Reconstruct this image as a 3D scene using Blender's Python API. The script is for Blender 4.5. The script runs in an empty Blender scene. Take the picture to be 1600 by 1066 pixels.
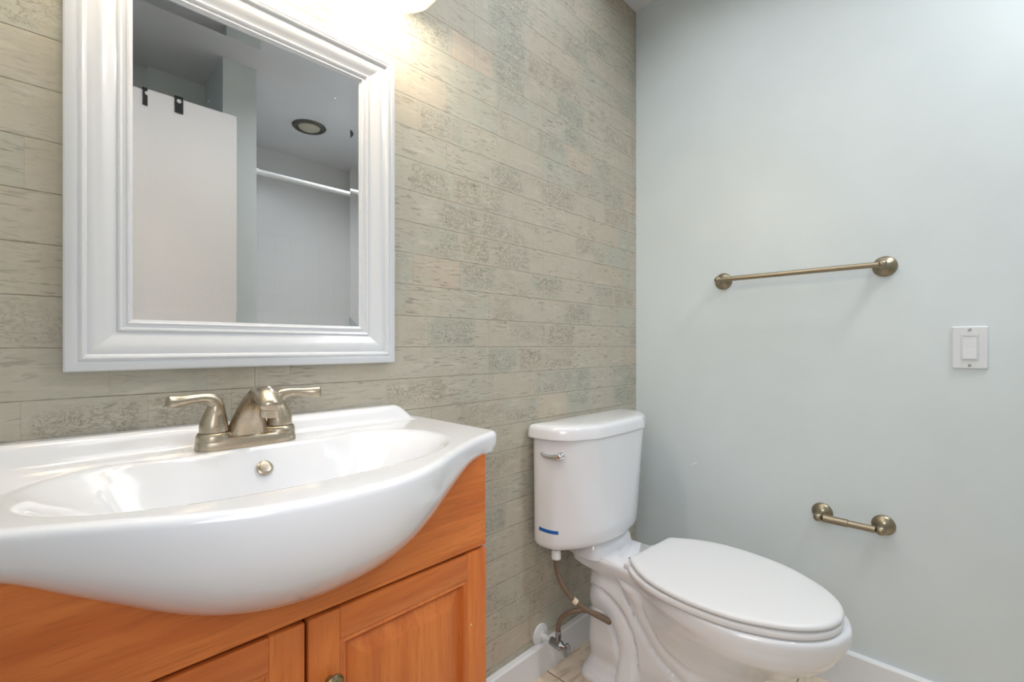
import bpy, math, random
from mathutils import Vector, Matrix
random.seed(7)
S = bpy.context.scene
C = S.collection
PI = math.pi

# ---------------------------------------------------------------- camera
F_PX = 725.0
YAW = math.atan2(711.0, 725.0)            # angle of the view direction from +X (along the tiled wall)
CAM = (-1.747, -0.987, 1.05)
cam_data = bpy.data.cameras.new('camera')
cam = bpy.data.objects.new('camera', cam_data)
C.objects.link(cam)
S.camera = cam
cam_data.sensor_fit = 'HORIZONTAL'
cam_data.sensor_width = 36.0
cam_data.lens = F_PX / 1600.0 * 36.0
cam_data.shift_y = 7.0 / 1600.0
cam_data.clip_start = 0.01
cam.location = CAM
cam.rotation_euler = (PI / 2, 0, YAW - PI / 2)

# ---------------------------------------------------------------- world, exposure, daylight through the doorway, added fill lamps
S.view_settings.view_transform = 'Standard'
S.view_settings.look = 'None'
S.view_settings.gamma = 1.0
S.view_settings.exposure = 0.20
S.view_settings.use_curve_mapping = False
world = bpy.data.worlds.new('hallway_daylight')
S.world = world
world.use_nodes = True
bg = world.node_tree.nodes['Background']
bg.inputs['Color'].default_value = (0.88, 0.95, 1.0, 1)
bg.inputs['Strength'].default_value = 0.38
BULB = 205.0                                # emission strength of the vanity bulbs
LW, LD = -1.95, -1.94                       # left wall plane; far wall behind the door
DOORWAY = (-1.2, -0.46, 2.04)               # y range and height of the doorway in the left wall
pl = bpy.data.lights.new('doorway_portal', 'AREA')
pl.shape = 'RECTANGLE'
pl.size = DOORWAY[2]
pl.size_y = DOORWAY[1] - DOORWAY[0]
pl.cycles.is_portal = True
po = bpy.data.objects.new('doorway_portal', pl)
C.objects.link(po)
po.location = (LW - 0.06, (DOORWAY[0] + DOORWAY[1]) / 2, DOORWAY[2] / 2)
po.rotation_euler = (0, -PI / 2, 0)

cb = bpy.data.lights.new('ceiling_fill', 'AREA')    # added fill lamp under the ceiling, the room has no such fixture
cb.shape = 'RECTANGLE'; cb.size = 1.4; cb.size_y = .80
cb.energy = 6.4
cb.spread = 2.8
cb.color = (.94, .965, 1.0)
sb_color = (.93, .97, 1.0)
co = bpy.data.objects.new('ceiling_fill', cb)
C.objects.link(co)
co.location = (-.97, -.48, 2.42)
sb = bpy.data.lights.new('shower_side_fill', 'AREA')  # added fill lamp near the shower ceiling, kept out of the mirror's view
sb.shape = 'RECTANGLE'; sb.size = .25; sb.size_y = .3
sb.energy = 9.0; sb.spread = 2.75
sb.color = sb_color
so = bpy.data.objects.new('shower_side_fill', sb)
C.objects.link(so)
so.location = (-.32, -1.46, 2.42)

ub = bpy.data.lights.new('doorway_fill', 'AREA')  # added out-of-view fill lamp, evens out the brightness from the doorway side
ub.shape = 'SQUARE'; ub.size = .5; ub.energy = 1.9; ub.spread = 1.9
ub.color = (.95, .97, 1.0)
uo = bpy.data.objects.new('doorway_fill', ub)
C.objects.link(uo)
uo.location = (-1.86, -1.00, 1.25)
uo.rotation_euler = (Vector((-.25, -.35, .35)) - Vector(uo.location)).to_track_quat('-Z', 'Y').to_euler()

# ---------------------------------------------------------------- helpers
def lin(r, g, b):
    f = lambda c: (c / 255) / 12.92 if c / 255 <= 0.04045 else ((c / 255 + 0.055) / 1.055) ** 2.4
    return (f(r), f(g), f(b), 1)

def new_mat(name):
    m = bpy.data.materials.new(name)
    m.use_nodes = True
    return m, m.node_tree, m.node_tree.nodes['Principled BSDF']

def simple(name, col, rough=0.5, metal=0.0, coat=0.0, bump=0.0, bscale=60, spec=None, mottled=0.0):
    m, nt, b = new_mat(name)
    b.inputs['Base Color'].default_value = col
    b.inputs['Roughness'].default_value = rough
    b.inputs['Metallic'].default_value = metal
    b.inputs['Coat Weight'].default_value = coat
    b.inputs['Coat Roughness'].default_value = 0.05
    if spec is not None:
        b.inputs['Specular IOR Level'].default_value = spec
    tc = nt.nodes.new('ShaderNodeTexCoord')
    if bump or mottled:
        n = nt.nodes.new('ShaderNodeTexNoise')
        n.inputs['Scale'].default_value = bscale
        n.inputs['Detail'].default_value = 4
        nt.links.new(tc.outputs['Object'], n.inputs['Vector'])
    if bump:
        bp = nt.nodes.new('ShaderNodeBump')
        bp.inputs['Strength'].default_value = bump
        bp.inputs['Distance'].default_value = 0.01
        nt.links.new(n.outputs['Fac'], bp.inputs['Height'])
        nt.links.new(bp.outputs['Normal'], b.inputs['Normal'])
    if mottled:
        mx = nt.nodes.new('ShaderNodeMix')
        mx.data_type = 'RGBA'
        mx.inputs[6].default_value = col
        mx.inputs[7].default_value = tuple(c * (1 - mottled) for c in col[:3]) + (1,)
        nt.links.new(n.outputs['Fac'], mx.inputs[0])
        nt.links.new(mx.outputs[2], b.inputs['Base Color'])
    return m

class NG:
    """small node-math helper"""
    def __init__(s, nt): s.nt = nt
    def n(s, t, **kw):
        x = s.nt.nodes.new(t)
        for k, v in kw.items(): setattr(x, k, v)
        return x
    def put(s, sock, v):
        if hasattr(v, 'is_output') or hasattr(v, 'links'): s.nt.links.new(v, sock)
        else: sock.default_value = v
    def m(s, op, a, b=0.0, c=0.0, clamp=False):
        x = s.n('ShaderNodeMath', operation=op)
        x.use_clamp = clamp
        s.put(x.inputs[0], a); s.put(x.inputs[1], b); s.put(x.inputs[2], c)
        return x.outputs[0]
    def ss(s, v, lo, hi, a=0.0, b=1.0):
        x = s.n('ShaderNodeMapRange', interpolation_type='SMOOTHSTEP')
        s.put(x.inputs['Value'], v)
        x.inputs['From Min'].default_value = lo; x.inputs['From Max'].default_value = hi
        x.inputs['To Min'].default_value = a; x.inputs['To Max'].default_value = b
        return x.outputs[0]
    def mix(s, f, a, b):
        x = s.n('ShaderNodeMix', data_type='RGBA')
        s.put(x.inputs[0], f); s.put(x.inputs[6], a); s.put(x.inputs[7], b)
        return x.outputs[2]
    def comb(s, x, y, z):
        k = s.n('ShaderNodeCombineXYZ')
        s.put(k.inputs[0], x); s.put(k.inputs[1], y); s.put(k.inputs[2], z)
        return k.outputs[0]
    def noise(s, vec, scale=1.0, detail=3, rough=0.5, dist=0.0):
        k = s.n('ShaderNodeTexNoise')
        s.put(k.inputs['Vector'], vec)
        k.inputs['Scale'].default_value = scale; k.inputs['Detail'].default_value = detail
        k.inputs['Roughness'].default_value = rough; k.inputs['Distortion'].default_value = dist
        return k.outputs['Fac']

# ---- the weathered plank-print tile of the back wall
def tile_wall_mat():
    m, nt, b = new_mat('plank_print_tile')
    g = NG(nt)
    tc = g.n('ShaderNodeTexCoord')
    sp = g.n('ShaderNodeSeparateXYZ')
    nt.links.new(tc.outputs['Object'], sp.inputs[0])
    X, Z = sp.outputs[0], sp.outputs[2]
    Sv = g.m('DIVIDE', g.m('SUBTRACT', Z, 0.893 - 0.078 * 12), 0.0778)
    si = g.m('FLOOR', Sv); sf = g.m('FRACT', Sv)
    wn = g.n('ShaderNodeTexWhiteNoise', noise_dimensions='1D')
    nt.links.new(si, wn.inputs['W'])
    W = g.m('ADD', g.m('MULTIPLY', X, 6.2), g.m('MULTIPLY', wn.outputs['Value'], 53.0))
    v1 = g.n('ShaderNodeTexVoronoi', voronoi_dimensions='1D', feature='F1')
    v1.inputs['Scale'].default_value = 1.0; v1.inputs['Randomness'].default_value = 0.85
    nt.links.new(W, v1.inputs['W'])
    v2 = g.n('ShaderNodeTexVoronoi', voronoi_dimensions='1D', feature='DISTANCE_TO_EDGE')
    v2.inputs['Scale'].default_value = 1.0; v2.inputs['Randomness'].default_value = 0.85
    nt.links.new(W, v2.inputs['W'])
    sc = g.n('ShaderNodeSeparateColor')
    nt.links.new(v1.outputs['Color'], sc.inputs[0])
    R, G, B = sc.outputs
    col = g.mix(g.ss(R, 0.3, 0.7, .1, .75), lin(190, 183, 168), lin(178, 181, 168))
    cloud2 = g.noise(tc.outputs['Object'], 26.0, 4)
    col = g.mix(g.m('MULTIPLY', g.ss(G, 0.82, 0.86, 0, .6), g.ss(cloud2, .3, .6)), col, lin(202, 180, 158))
    cloud = g.noise(tc.outputs['Object'], 3.0, 3)
    col = g.mix(g.ss(cloud2, .45, .75, 0, .35), col, lin(168, 160, 142))
    fine = g.noise(g.comb(g.m('MULTIPLY', X, 70), 2.0, g.m('ADD', g.m('MULTIPLY', Z, 260), g.m('MULTIPLY', R, 30))), 1.0, 4, .6)
    col = g.mix(g.ss(fine, .48, .72, 0, .32), col, lin(150, 142, 124))
    pale = g.noise(g.comb(g.m('MULTIPLY', X, 9), 7.0, g.m('ADD', g.m('MULTIPLY', Z, 50), g.m('MULTIPLY', B, 30))), 1.0, 4, .6)
    col = g.mix(g.ss(pale, .52, .72, 0, .5), col, lin(212, 206, 192))
    col = g.mix(g.ss(cloud, .35, .7, 0, .5), col, lin(196, 186, 168))
    # long thin streaks
    sv = g.comb(g.m('MULTIPLY', X, 24), 0.0, g.m('ADD', g.m('MULTIPLY', Z, 170), g.m('MULTIPLY', B, 30)))
    st = g.noise(sv, 1.0, 6, .62, .5)
    patch = g.noise(g.comb(g.m('MULTIPLY', X, 5), 3.0, g.m('ADD', g.m('MULTIPLY', Z, 11), g.m('MULTIPLY', R, 9))), 1.0, 2)
    streak = g.m('MULTIPLY', g.ss(st, .53, .62), g.ss(patch, .36, .58))
    # crackled blobs in some of the printed blocks
    cv = g.comb(g.m('MULTIPLY', X, 38), 1.0, g.m('ADD', g.m('MULTIPLY', Z, 58), g.m('MULTIPLY', G, 40)))
    cr = g.noise(cv, 1.0, 5, .6, 1.6)
    crack = g.m('SUBTRACT', 1.0, g.ss(g.m('ABSOLUTE', g.m('SUBTRACT', cr, .5)), .0, .05))
    blob = g.m('MAXIMUM', g.m('MULTIPLY', crack, .8), g.ss(cr, .6, .68))
    edgefade = g.ss(v2.outputs['Distance'], .02, .10)
    inrow = g.m('MULTIPLY', g.ss(sf, .02, .16), g.ss(sf, .98, .84))
    blob = g.m('MULTIPLY', g.m('MULTIPLY', blob, g.ss(B, .55, .62)), g.m('MULTIPLY', edgefade, inrow))
    blob = g.m('MULTIPLY', blob, g.ss(patch, .3, .5))
    dark = g.m('MAXIMUM', g.m('MULTIPLY', streak, .5), g.m('MULTIPLY', blob, .78), clamp=True)
    col = g.mix(dark, col, lin(120, 111, 95))
    # board lines and block ends
    ln = g.noise(g.comb(g.m('MULTIPLY', X, 6), 9.0, si), 1.0, 3)
    wob = g.m('MULTIPLY', g.m('SUBTRACT', g.noise(g.comb(g.m('MULTIPLY', X, 40), 5.0, si), 1.0, 3), .5), .03)
    sfd = g.m('ABSOLUTE', g.m('ADD', g.m('SUBTRACT', g.m('ABSOLUTE', g.m('SUBTRACT', sf, .5)), .5), wob))
    line = g.m('MULTIPLY', g.m('SUBTRACT', 1.0, g.ss(sfd, .004, .018)), g.ss(ln, .3, .55, .3, .85))
    vend = g.m('MULTIPLY', g.m('SUBTRACT', 1.0, g.ss(v2.outputs['Distance'], .003, .012)), g.ss(G, .45, .6, 0.0, .25))
    col = g.mix(g.m('MAXIMUM', line, vend), col, lin(118, 108, 90))
    # vertical butt joints of the wide tiles
    ramp = g.n('ShaderNodeValToRGB')
    ramp.color_ramp.interpolation = 'CONSTANT'
    zs = [(-0.041, .607), (.27, .30), (.582, .42), (.893, .836), (1.204, .598), (1.516, .598), (1.827, .892), (2.138, .7)]
    els = ramp.color_ramp.elements
    els[0].position = 0.0; els[0].color = (.607,) * 3 + (1,)
    els[1].position = zs[1][0] / 2.6; els[1].color = (zs[1][1],) * 3 + (1,)
    for z, x in zs[2:]:
        e = els.new(z / 2.6); e.color = (x, x, x, 1)
    nt.links.new(g.m('DIVIDE', Z, 2.6), ramp.inputs[0])
    jx = g.m('FRACT', g.m('ADD', g.m('DIVIDE', g.m('ADD', X, ramp.outputs[0]), .6175), 10.5))
    jd = g.m('ABSOLUTE', g.m('SUBTRACT', jx, .5))
    joint = g.m('SUBTRACT', 1.0, g.ss(jd, .0012, .003))
    jlight = g.m('MULTIPLY', g.ss(jd, .002, .0035), g.m('SUBTRACT', 1.0, g.ss(jd, .0045, .006)))
    col = g.mix(g.m('MULTIPLY', joint, .5), col, lin(150, 136, 110))
    col = g.mix(g.m('MULTIPLY', jlight, .35), col, lin(214, 204, 186))
    nt.links.new(col, b.inputs['Base Color'])
    b.inputs['Roughness'].default_value = .5
    bp = g.n('ShaderNodeBump')
    bp.inputs['Strength'].default_value = .25; bp.inputs['Distance'].default_value = .002
    nt.links.new(g.m('SUBTRACT', 1.0, g.m('MAXIMUM', dark, g.m('MAXIMUM', line, joint))), bp.inputs['Height'])
    nt.links.new(bp.outputs['Normal'], b.inputs['Normal'])
    return m

def wood_mat(name, axis, seed=0.0):
    m, nt, b = new_mat(name)
    g = NG(nt)
    tc = g.n('ShaderNodeTexCoord')
    mp = g.n('ShaderNodeMapping')
    nt.links.new(tc.outputs['Object'], mp.inputs[0])
    mp.inputs['Location'].default_value = (seed, seed * 1.7, seed * .6)
    sc = [26, 26, 26]; sc[axis] = 2.2
    mp.inputs['Scale'].default_value = sc
    n1 = g.noise(mp.outputs[0], 1.0, 5, .6, .8)
    mp2 = g.n('ShaderNodeMapping')
    nt.links.new(tc.outputs['Object'], mp2.inputs[0])
    sc2 = [260, 260, 260]; sc2[axis] = 14
    mp2.inputs['Scale'].default_value = sc2
    n2 = g.noise(mp2.outputs[0], 1.0, 3, .6, .3)
    n3 = g.noise(tc.outputs['Object'], 5.0, 2)
    col = g.mix(g.ss(n1, .3, .72), lin(228, 134, 64), lin(200, 104, 44))
    col = g.mix(g.ss(n3, .35, .7, 0, .45), col, lin(208, 112, 48))
    col = g.mix(g.ss(n2, .52, .7, 0, .38), col, lin(166, 86, 38))
    # pale chips in the varnish
    v = g.n('ShaderNodeTexVoronoi'); v.inputs['Scale'].default_value = 16.0
    nt.links.new(tc.outputs['Object'], v.inputs['Vector'])
    s2 = g.n('ShaderNodeSeparateColor'); nt.links.new(v.outputs['Color'], s2.inputs[0])
    chip = g.m('MULTIPLY', g.m('SUBTRACT', 1.0, g.ss(v.outputs['Distance'], .03, .045)), g.ss(s2.outputs[0], .88, .89))
    col = g.mix(g.m('MULTIPLY', chip, .8), col, lin(236, 200, 160))
    nt.links.new(col, b.inputs['Base Color'])
    b.inputs['Roughness'].default_value = .38
    b.inputs['Coat Weight'].default_value = .15
    b.inputs['Coat Roughness'].default_value = .25
    bp = g.n('ShaderNodeBump'); bp.inputs['Strength'].default_value = .12; bp.inputs['Distance'].default_value = .002
    nt.links.new(n2, bp.inputs['Height']); nt.links.new(bp.outputs['Normal'], b.inputs['Normal'])
    return m

def floor_mat():
    m, nt, b = new_mat('wood_look_floor_tile')
    g = NG(nt)
    tc = g.n('ShaderNodeTexCoord')
    br = g.n('ShaderNodeTexBrick')
    br.inputs['Scale'].default_value = 1.0
    br.inputs['Brick Width'].default_value = .6; br.inputs['Row Height'].default_value = .152
    br.inputs['Mortar Size'].default_value = .0022
    br.inputs['Color1'].default_value = lin(226, 208, 186); br.inputs['Color2'].default_value = lin(242, 228, 208)
    br.inputs['Mortar'].default_value = lin(112, 96, 80)
    nt.links.new(tc.outputs['Object'], br.inputs['Vector'])
    mp = g.n('ShaderNodeMapping'); nt.links.new(tc.outputs['Object'], mp.inputs[0]); mp.inputs['Scale'].default_value = (5, 22, 5)
    n = g.noise(mp.outputs[0], 1.0, 6, .65, 1.0)
    col = g.mix(g.ss(n, .45, .7, 0, .65), br.outputs['Color'], lin(176, 150, 124))
    n2 = g.noise(tc.outputs['Object'], 9.0, 3)
    col = g.mix(g.ss(n2, .45, .7, 0, .4), col, lin(214, 196, 174))
    nt.links.new(col, b.inputs['Base Color'])
    b.inputs['Roughness'].default_value = .35
    return m

def paint_mat(name, col, rough=.38, bump=.06, flecks=()):
    m, nt, b = new_mat(name)
    g = NG(nt)
    tc = g.n('ShaderNodeTexCoord')
    n = g.noise(tc.outputs['Object'], 7.0, 3)
    n2 = g.noise(tc.outputs['Object'], 120.0, 3)
    c = g.mix(g.ss(n, .3, .7, 0, 1), col, tuple(x * .975 for x in col[:3]) + (1,))
    sp = g.n('ShaderNodeSeparateXYZ'); nt.links.new(tc.outputs['Object'], sp.inputs[0])
    for fy, fz, fl, fw, ang, st in flecks:                 # old paint scuffs
        dy, dz = g.m('SUBTRACT', sp.outputs[1], fy), g.m('SUBTRACT', sp.outputs[2], fz)
        ca, sa = math.cos(ang), math.sin(ang)
        u = g.m('ABSOLUTE', g.m('ADD', g.m('MULTIPLY', dy, ca), g.m('MULTIPLY', dz, sa)))
        v = g.m('ABSOLUTE', g.m('ADD', g.m('MULTIPLY', dy, -sa), g.m('MULTIPLY', dz, ca)))
        k = g.m('MULTIPLY', g.ss(u, fl, fl * .8), g.ss(v, fw, fw * .5))
        c = g.mix(g.m('MULTIPLY', k, st), c, lin(250, 250, 250))
    nt.links.new(c, b.inputs['Base Color'])
    b.inputs['Roughness'].default_value = rough
    h = g.m('ADD', g.m('MULTIPLY', n, 1.2), g.m('MULTIPLY', n2, .12))
    bp = g.n('ShaderNodeBump'); bp.inputs['Strength'].default_value = bump; bp.inputs['Distance'].default_value = .02
    nt.links.new(h, bp.inputs['Height']); nt.links.new(bp.outputs['Normal'], b.inputs['Normal'])
    return m

def square_tile_mat():
    m, nt, b = new_mat('white_square_tile')
    g = NG(nt)
    tc = g.n('ShaderNodeTexCoord')
    sp = g.n('ShaderNodeSeparateXYZ'); nt.links.new(tc.outputs['Object'], sp.inputs[0])
    d = []
    for o in (g.m('ADD', sp.outputs[0], sp.outputs[1]), sp.outputs[2]):
        f = g.m('FRACT', g.m('ADD', g.m('DIVIDE', o, .108), 100.0))
        d.append(g.m('ABSOLUTE', g.m('SUBTRACT', f, .5)))
    joint = g.ss(g.m('MAXIMUM', d[0], d[1]), .488, .498)
    joint = g.m('MULTIPLY', joint, g.m('LESS_THAN', sp.outputs[2], 1.845))
    c = g.mix(joint, lin(222, 222, 222), lin(214, 214, 214))
    nt.links.new(c, b.inputs['Base Color'])
    b.inputs['Roughness'].default_value = .3
    bp = g.n('ShaderNodeBump'); bp.inputs['Strength'].default_value = .4; bp.inputs['Distance'].default_value = .002
    nt.links.new(g.m('SUBTRACT', 1.0, joint), bp.inputs['Height']); nt.links.new(bp.outputs['Normal'], b.inputs['Normal'])
    return m

def brushed(name, col, rough=.32):
    m, nt, b = new_mat(name)
    g = NG(nt)
    tc = g.n('ShaderNodeTexCoord')
    mp = g.n('ShaderNodeMapping'); nt.links.new(tc.outputs['Object'], mp.inputs[0]); mp.inputs['Scale'].default_value = (40, 40, 500)
    n = g.noise(mp.outputs[0], 1.0, 3)
    n2 = g.noise(tc.outputs['Object'], 45.0, 3)
    c = g.mix(g.ss(n2, .3, .75, 0, .18), col, tuple(x * .8 for x in col[:3]) + (1,))
    nt.links.new(c, b.inputs['Base Color'])
    b.inputs['Metallic'].default_value = 1.0
    nt.links.new(g.ss(n, .3, .7, rough - .02, rough + .03), b.inputs['Roughness'])
    return m

def alabaster_mat():
    m, nt, b = new_mat('alabaster_glass')
    g = NG(nt)
    tc = g.n('ShaderNodeTexCoord')
    w = g.n('ShaderNodeTexWave', wave_type='RINGS', rings_direction='Z')
    w.inputs['Scale'].default_value = 14; w.inputs['Distortion'].default_value = 5; w.inputs['Detail'].default_value = 3
    nt.links.new(tc.outputs['Object'], w.inputs['Vector'])
    c = g.mix(w.outputs['Fac'], lin(250, 240, 222), lin(226, 198, 160))
    nt.links.new(c, b.inputs['Base Color'])
    b.inputs['Roughness'].default_value = .15
    tr = g.n('ShaderNodeBsdfTranslucent'); nt.links.new(c, tr.inputs[0])
    mx = g.n('ShaderNodeMixShader'); mx.inputs[0].default_value = .55
    nt.links.new(b.outputs[0], mx.inputs[1]); nt.links.new(tr.outputs[0], mx.inputs[2])
    tp = g.n('ShaderNodeBsdfTransparent'); tp.inputs[0].default_value = lin(255, 250, 240)
    m2 = g.n('ShaderNodeMixShader'); m2.inputs[0].default_value = .88
    nt.links.new(mx.outputs[0], m2.inputs[1]); nt.links.new(tp.outputs[0], m2.inputs[2])
    nt.links.new(m2.outputs[0], nt.nodes['Material Output'].inputs[0])
    return m

M = dict(
    tilewall=tile_wall_mat(), floor=floor_mat(),
    paint=paint_mat('pale_green_grey_paint', lin(217, 225, 227)),
    ceil=paint_mat('white_ceiling_paint', lin(228, 228, 230), .6, .03),
    white=simple('white_satin_paint', lin(236, 237, 240), .3, bump=.02, bscale=30),
    frame=simple('white_lacquer_frame', lin(221, 223, 227), .22, coat=.3, bump=.01, bscale=20),
    porc=simple('white_porcelain', lin(233, 234, 238), .12, coat=.6, bump=.006, bscale=8),
    seat=simple('white_seat_plastic', lin(229, 229, 230), .34, bump=.02, bscale=300),
    door=simple('white_door_paint', lin(226, 226, 227), .33, bump=.05, bscale=90),
    wood_x=wood_mat('orange_maple_horizontal', 0, .3), wood_z=wood_mat('orange_maple_vertical', 2, 1.4),
    wood_p=wood_mat('orange_maple_panel', 2, 4.2), dark=simple('dark_gap_shade', (.012, .006, .004, 1), .8, mottled=.3),
    nickel=brushed('brushed_nickel', lin(186, 174, 155), .29), bronze=brushed('antique_pewter_metal', lin(158, 146, 124), .36),
    chrome=simple('chrome', (.82, .82, .84, 1), .08, 1.0, mottled=.05), knob=brushed('antique_brass', lin(160, 145, 112), .3),
    hose=simple('braided_brown_hose', lin(142, 118, 96), .3, .3, coat=.5, bump=.5, bscale=420, mottled=.5),
    plast=simple('white_plastic', lin(226, 228, 230), .4, mottled=.05), tape=simple('blue_tape', lin(20, 98, 182), .5, mottled=.12),
    valve=simple('weathered_chrome_valve', lin(168, 170, 172), .28, .9, mottled=.35, bscale=150),
    sq=square_tile_mat(), alab=alabaster_mat(), black=simple('black_metal', lin(30, 32, 32), .45, .3, mottled=.2),
    trim=simple('dark_metal_trim', lin(104, 100, 92), .35, .8, mottled=.2),
    tag=simple('cream_paper_tag', lin(232, 214, 190), .6, mottled=.1), darkhole=simple('dark_recess', (.03, .03, .03, 1), .7, mottled=.2),
)
mm, nt_, b_ = new_mat('mirror_silver')
b_.inputs['Base Color'].default_value = (.80, .80, .805, 1); b_.inputs['Metallic'].default_value = 1
g_ = NG(nt_)
tc_ = g_.n('ShaderNodeTexCoord')
v_ = g_.n('ShaderNodeTexVoronoi'); v_.inputs['Scale'].default_value = 55
nt_.links.new(tc_.outputs['Object'], v_.inputs['Vector'])
sc_ = g_.n('ShaderNodeSeparateColor'); nt_.links.new(v_.outputs['Color'], sc_.inputs[0])
spk = g_.m('MULTIPLY', g_.m('SUBTRACT', 1.0, g_.ss(v_.outputs['Distance'], .03, .09)), g_.ss(sc_.outputs[0], .86, .9))
nt_.links.new(g_.ss(spk, 0, 1, .012, .35), b_.inputs['Roughness'])
M['mirror'] = mm
mm, nt_, b_ = new_mat('lit_bulb')
b_.inputs['Emission Color'].default_value = (1.0, .995, .985, 1); b_.inputs['Emission Strength'].default_value = BULB
M['bulb'] = mm

def obj(name, verts, faces, mat, parent=None, smooth=True, angle=35, loc=None):
    me = bpy.data.meshes.new(name)
    me.from_pydata([tuple(v) for v in verts], [], faces)
    me.validate(); me.update()
    import bmesh
    bm = bmesh.new(); bm.from_mesh(me)
    bmesh.ops.recalc_face_normals(bm, faces=bm.faces)
    bm.to_mesh(me); bm.free()
    if smooth:
        me.polygons.foreach_set('use_smooth', [True] * len(me.polygons))
        me.set_sharp_from_angle(angle=math.radians(angle))
    me.materials.append(mat)
    o = bpy.data.objects.new(name, me); C.objects.link(o)
    if parent is not None: o.parent = parent
    if loc: o.location = loc
    return o

def thing(name, label, cat, loc=(0, 0, 0), rz=0.0, group=None):
    o = bpy.data.objects.new(name, None); C.objects.link(o)
    o.empty_display_size = .05
    o.location = loc; o.rotation_euler = (0, 0, rz)
    return tag(o, label, cat, group)

def tag(o, label, cat, group=None):
    o['label'] = label; o['category'] = cat
    if group: o['group'] = group
    return o

def struct(o):
    o['kind'] = 'structure'; return o

class MB:
    def __init__(s): s.v, s.f = [], []
    def add(s, v, f):
        k = len(s.v); s.v += [tuple(p) for p in v]; s.f += [tuple(i + k for i in q) for q in f]; return s
    def box(s, x0, y0, z0, x1, y1, z1):
        v = [(x, y, z) for z in (z0, z1) for y in (y0, y1) for x in (x0, x1)]
        return s.add(v, [(0, 1, 3, 2), (4, 6, 7, 5), (0, 4, 5, 1), (2, 3, 7, 6), (0, 2, 6, 4), (1, 5, 7, 3)])
    def loft(s, rings, cap0=True, cap1=True, closed=True):
        n = len(rings[0]); v = [p for r in rings for p in r]; f = []
        for i in range(len(rings) - 1):
            for j in range(n if closed else n - 1):
                a, b2 = i * n + j, i * n + (j + 1) % n
                f.append((a, b2, b2 + n, a + n))
        if cap0: f.append(tuple(range(n))[::-1])
        if cap1: f.append(tuple((len(rings) - 1) * n + j for j in range(n)))
        return s.add(v, f)
    def bbox(s, x0, y0, z0, x1, y1, z1, r=.003):
        """box with a small rounded edge, lofted along z"""
        def rr(ins, z):
            pts = []
            rad = max(r, .0005)
            for cx, cy, a0 in ((x1 - r, y1 - r, 0), (x0 + r, y1 - r, 90), (x0 + r, y0 + r, 180), (x1 - r, y0 + r, 270)):
                for k in range(4):
                    a = math.radians(a0 + k * 30)
                    q = rad - ins
                    pts.append((cx + q * math.cos(a), cy + q * math.sin(a), z))
            return pts
        return s.loft([rr(r * .9, z0), rr(r * .3, z0 + r * .3), rr(0, z0 + r), rr(0, z1 - r), rr(r * .3, z1 - r * .3), rr(r * .9, z1)])
    def lathe(s, prof, origin=(0, 0, 0), axis=(0, 0, 1), n=32, sy=1.0, sx=1.0, up=None):
        ax = Vector(axis).normalized()
        u = Vector(up) if up else (Vector((1, 0, 0)) if abs(ax.x) < .9 else Vector((0, 1, 0)))
        u = (u - ax * u.dot(ax)).normalized(); w = ax.cross(u)
        o = Vector(origin)
        rings = [[o + ax * h + u * (r * sx * math.cos(2 * PI * k / n)) + w * (r * sy * math.sin(2 * PI * k / n)) for k in range(n)] for r, h in prof]
        return s.loft(rings)
    def sweep(s, path, rad, n=20, up=(0, 0, 1)):
        """rad: list of (a,b): a across (path x up), b in the up direction"""
        P = [Vector(p) for p in path]; rings = []
        for i, p in enumerate(P):
            t = (P[min(i + 1, len(P) - 1)] - P[max(i - 1, 0)]).normalized()
            side = t.cross(Vector(up))
            if side.length < 1e-4: side = Vector((1, 0, 0))
            side.normalize(); nn = side.cross(t).normalized()
            a, b2 = rad[i] if isinstance(rad[i], (tuple, list)) else (rad[i], rad[i])
            rings.append([p + side * (a * math.cos(2 * PI * k / n)) + nn * (b2 * math.sin(2 * PI * k / n)) for k in range(n)])
        return s.loft(rings)
    def build(s, name, mat, parent=None, smooth=True, angle=35, loc=None):
        return obj(name, s.v, s.f, mat, parent, smooth, angle, loc)

def spline(pts, n):
    """Catmull-Rom through tuples"""
    P = [pts[0]] + list(pts) + [pts[-1]]; out = []
    segs = len(pts) - 1
    for k in range(n):
        t = k / (n - 1) * segs; i = min(int(t), segs - 1); u = t - i
        p0, p1, p2, p3 = P[i], P[i + 1], P[i + 2], P[i + 3]
        out.append(tuple(.5 * ((2 * b) + (-a + c) * u + (2 * a - 5 * b + 4 * c - d) * u * u + (-a + 3 * b - 3 * c + d) * u ** 3)
                         for a, b, c, d in zip(p0, p1, p2, p3)))
    return out

def interp(tab, x):
    if x <= tab[0][0]: return tab[0][1]
    for (a, fa), (b2, fb) in zip(tab, tab[1:]):
        if x <= b2: return fa + (fb - fa) * (x - a) / (b2 - a)
    return tab[-1][1]

def smoothed(tab, n=400):
    """dense smooth table from control points"""
    return spline(tab, n)

def sstep(a, b2, x):
    t = min(1, max(0, (x - a) / (b2 - a))); return t * t * (3 - 2 * t)

# ---------------------------------------------------------------- the room
HC = 2.44
def slab(name, x0, y0, z0, x1, y1, z1, mat):
    return struct(MB().box(x0, y0, z0, x1, y1, z1).build(name, mat, smooth=False))
slab('floor', LW - 1.2, -2.75, -.05, .12, .12, 0, M['floor'])
slab('ceiling', LW - .12, -2.75, HC, .12, .12, HC + .05, M['ceil'])
slab('wall_back', LW, 0, 0, .12, .12, HC, M['tilewall'])
M['paint_right'] = paint_mat('pale_green_grey_paint_scuffed', lin(217, 225, 227), flecks=((-.245, .601, .013, .0022, -.55, .8), (-.188, .657, .008, .0018, -.1, .4), (-.33, .590, .016, .0012, .12, .45)))
slab('wall_right', 0, -2.75, 0, .12, 0, HC, M['paint_right'])
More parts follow.
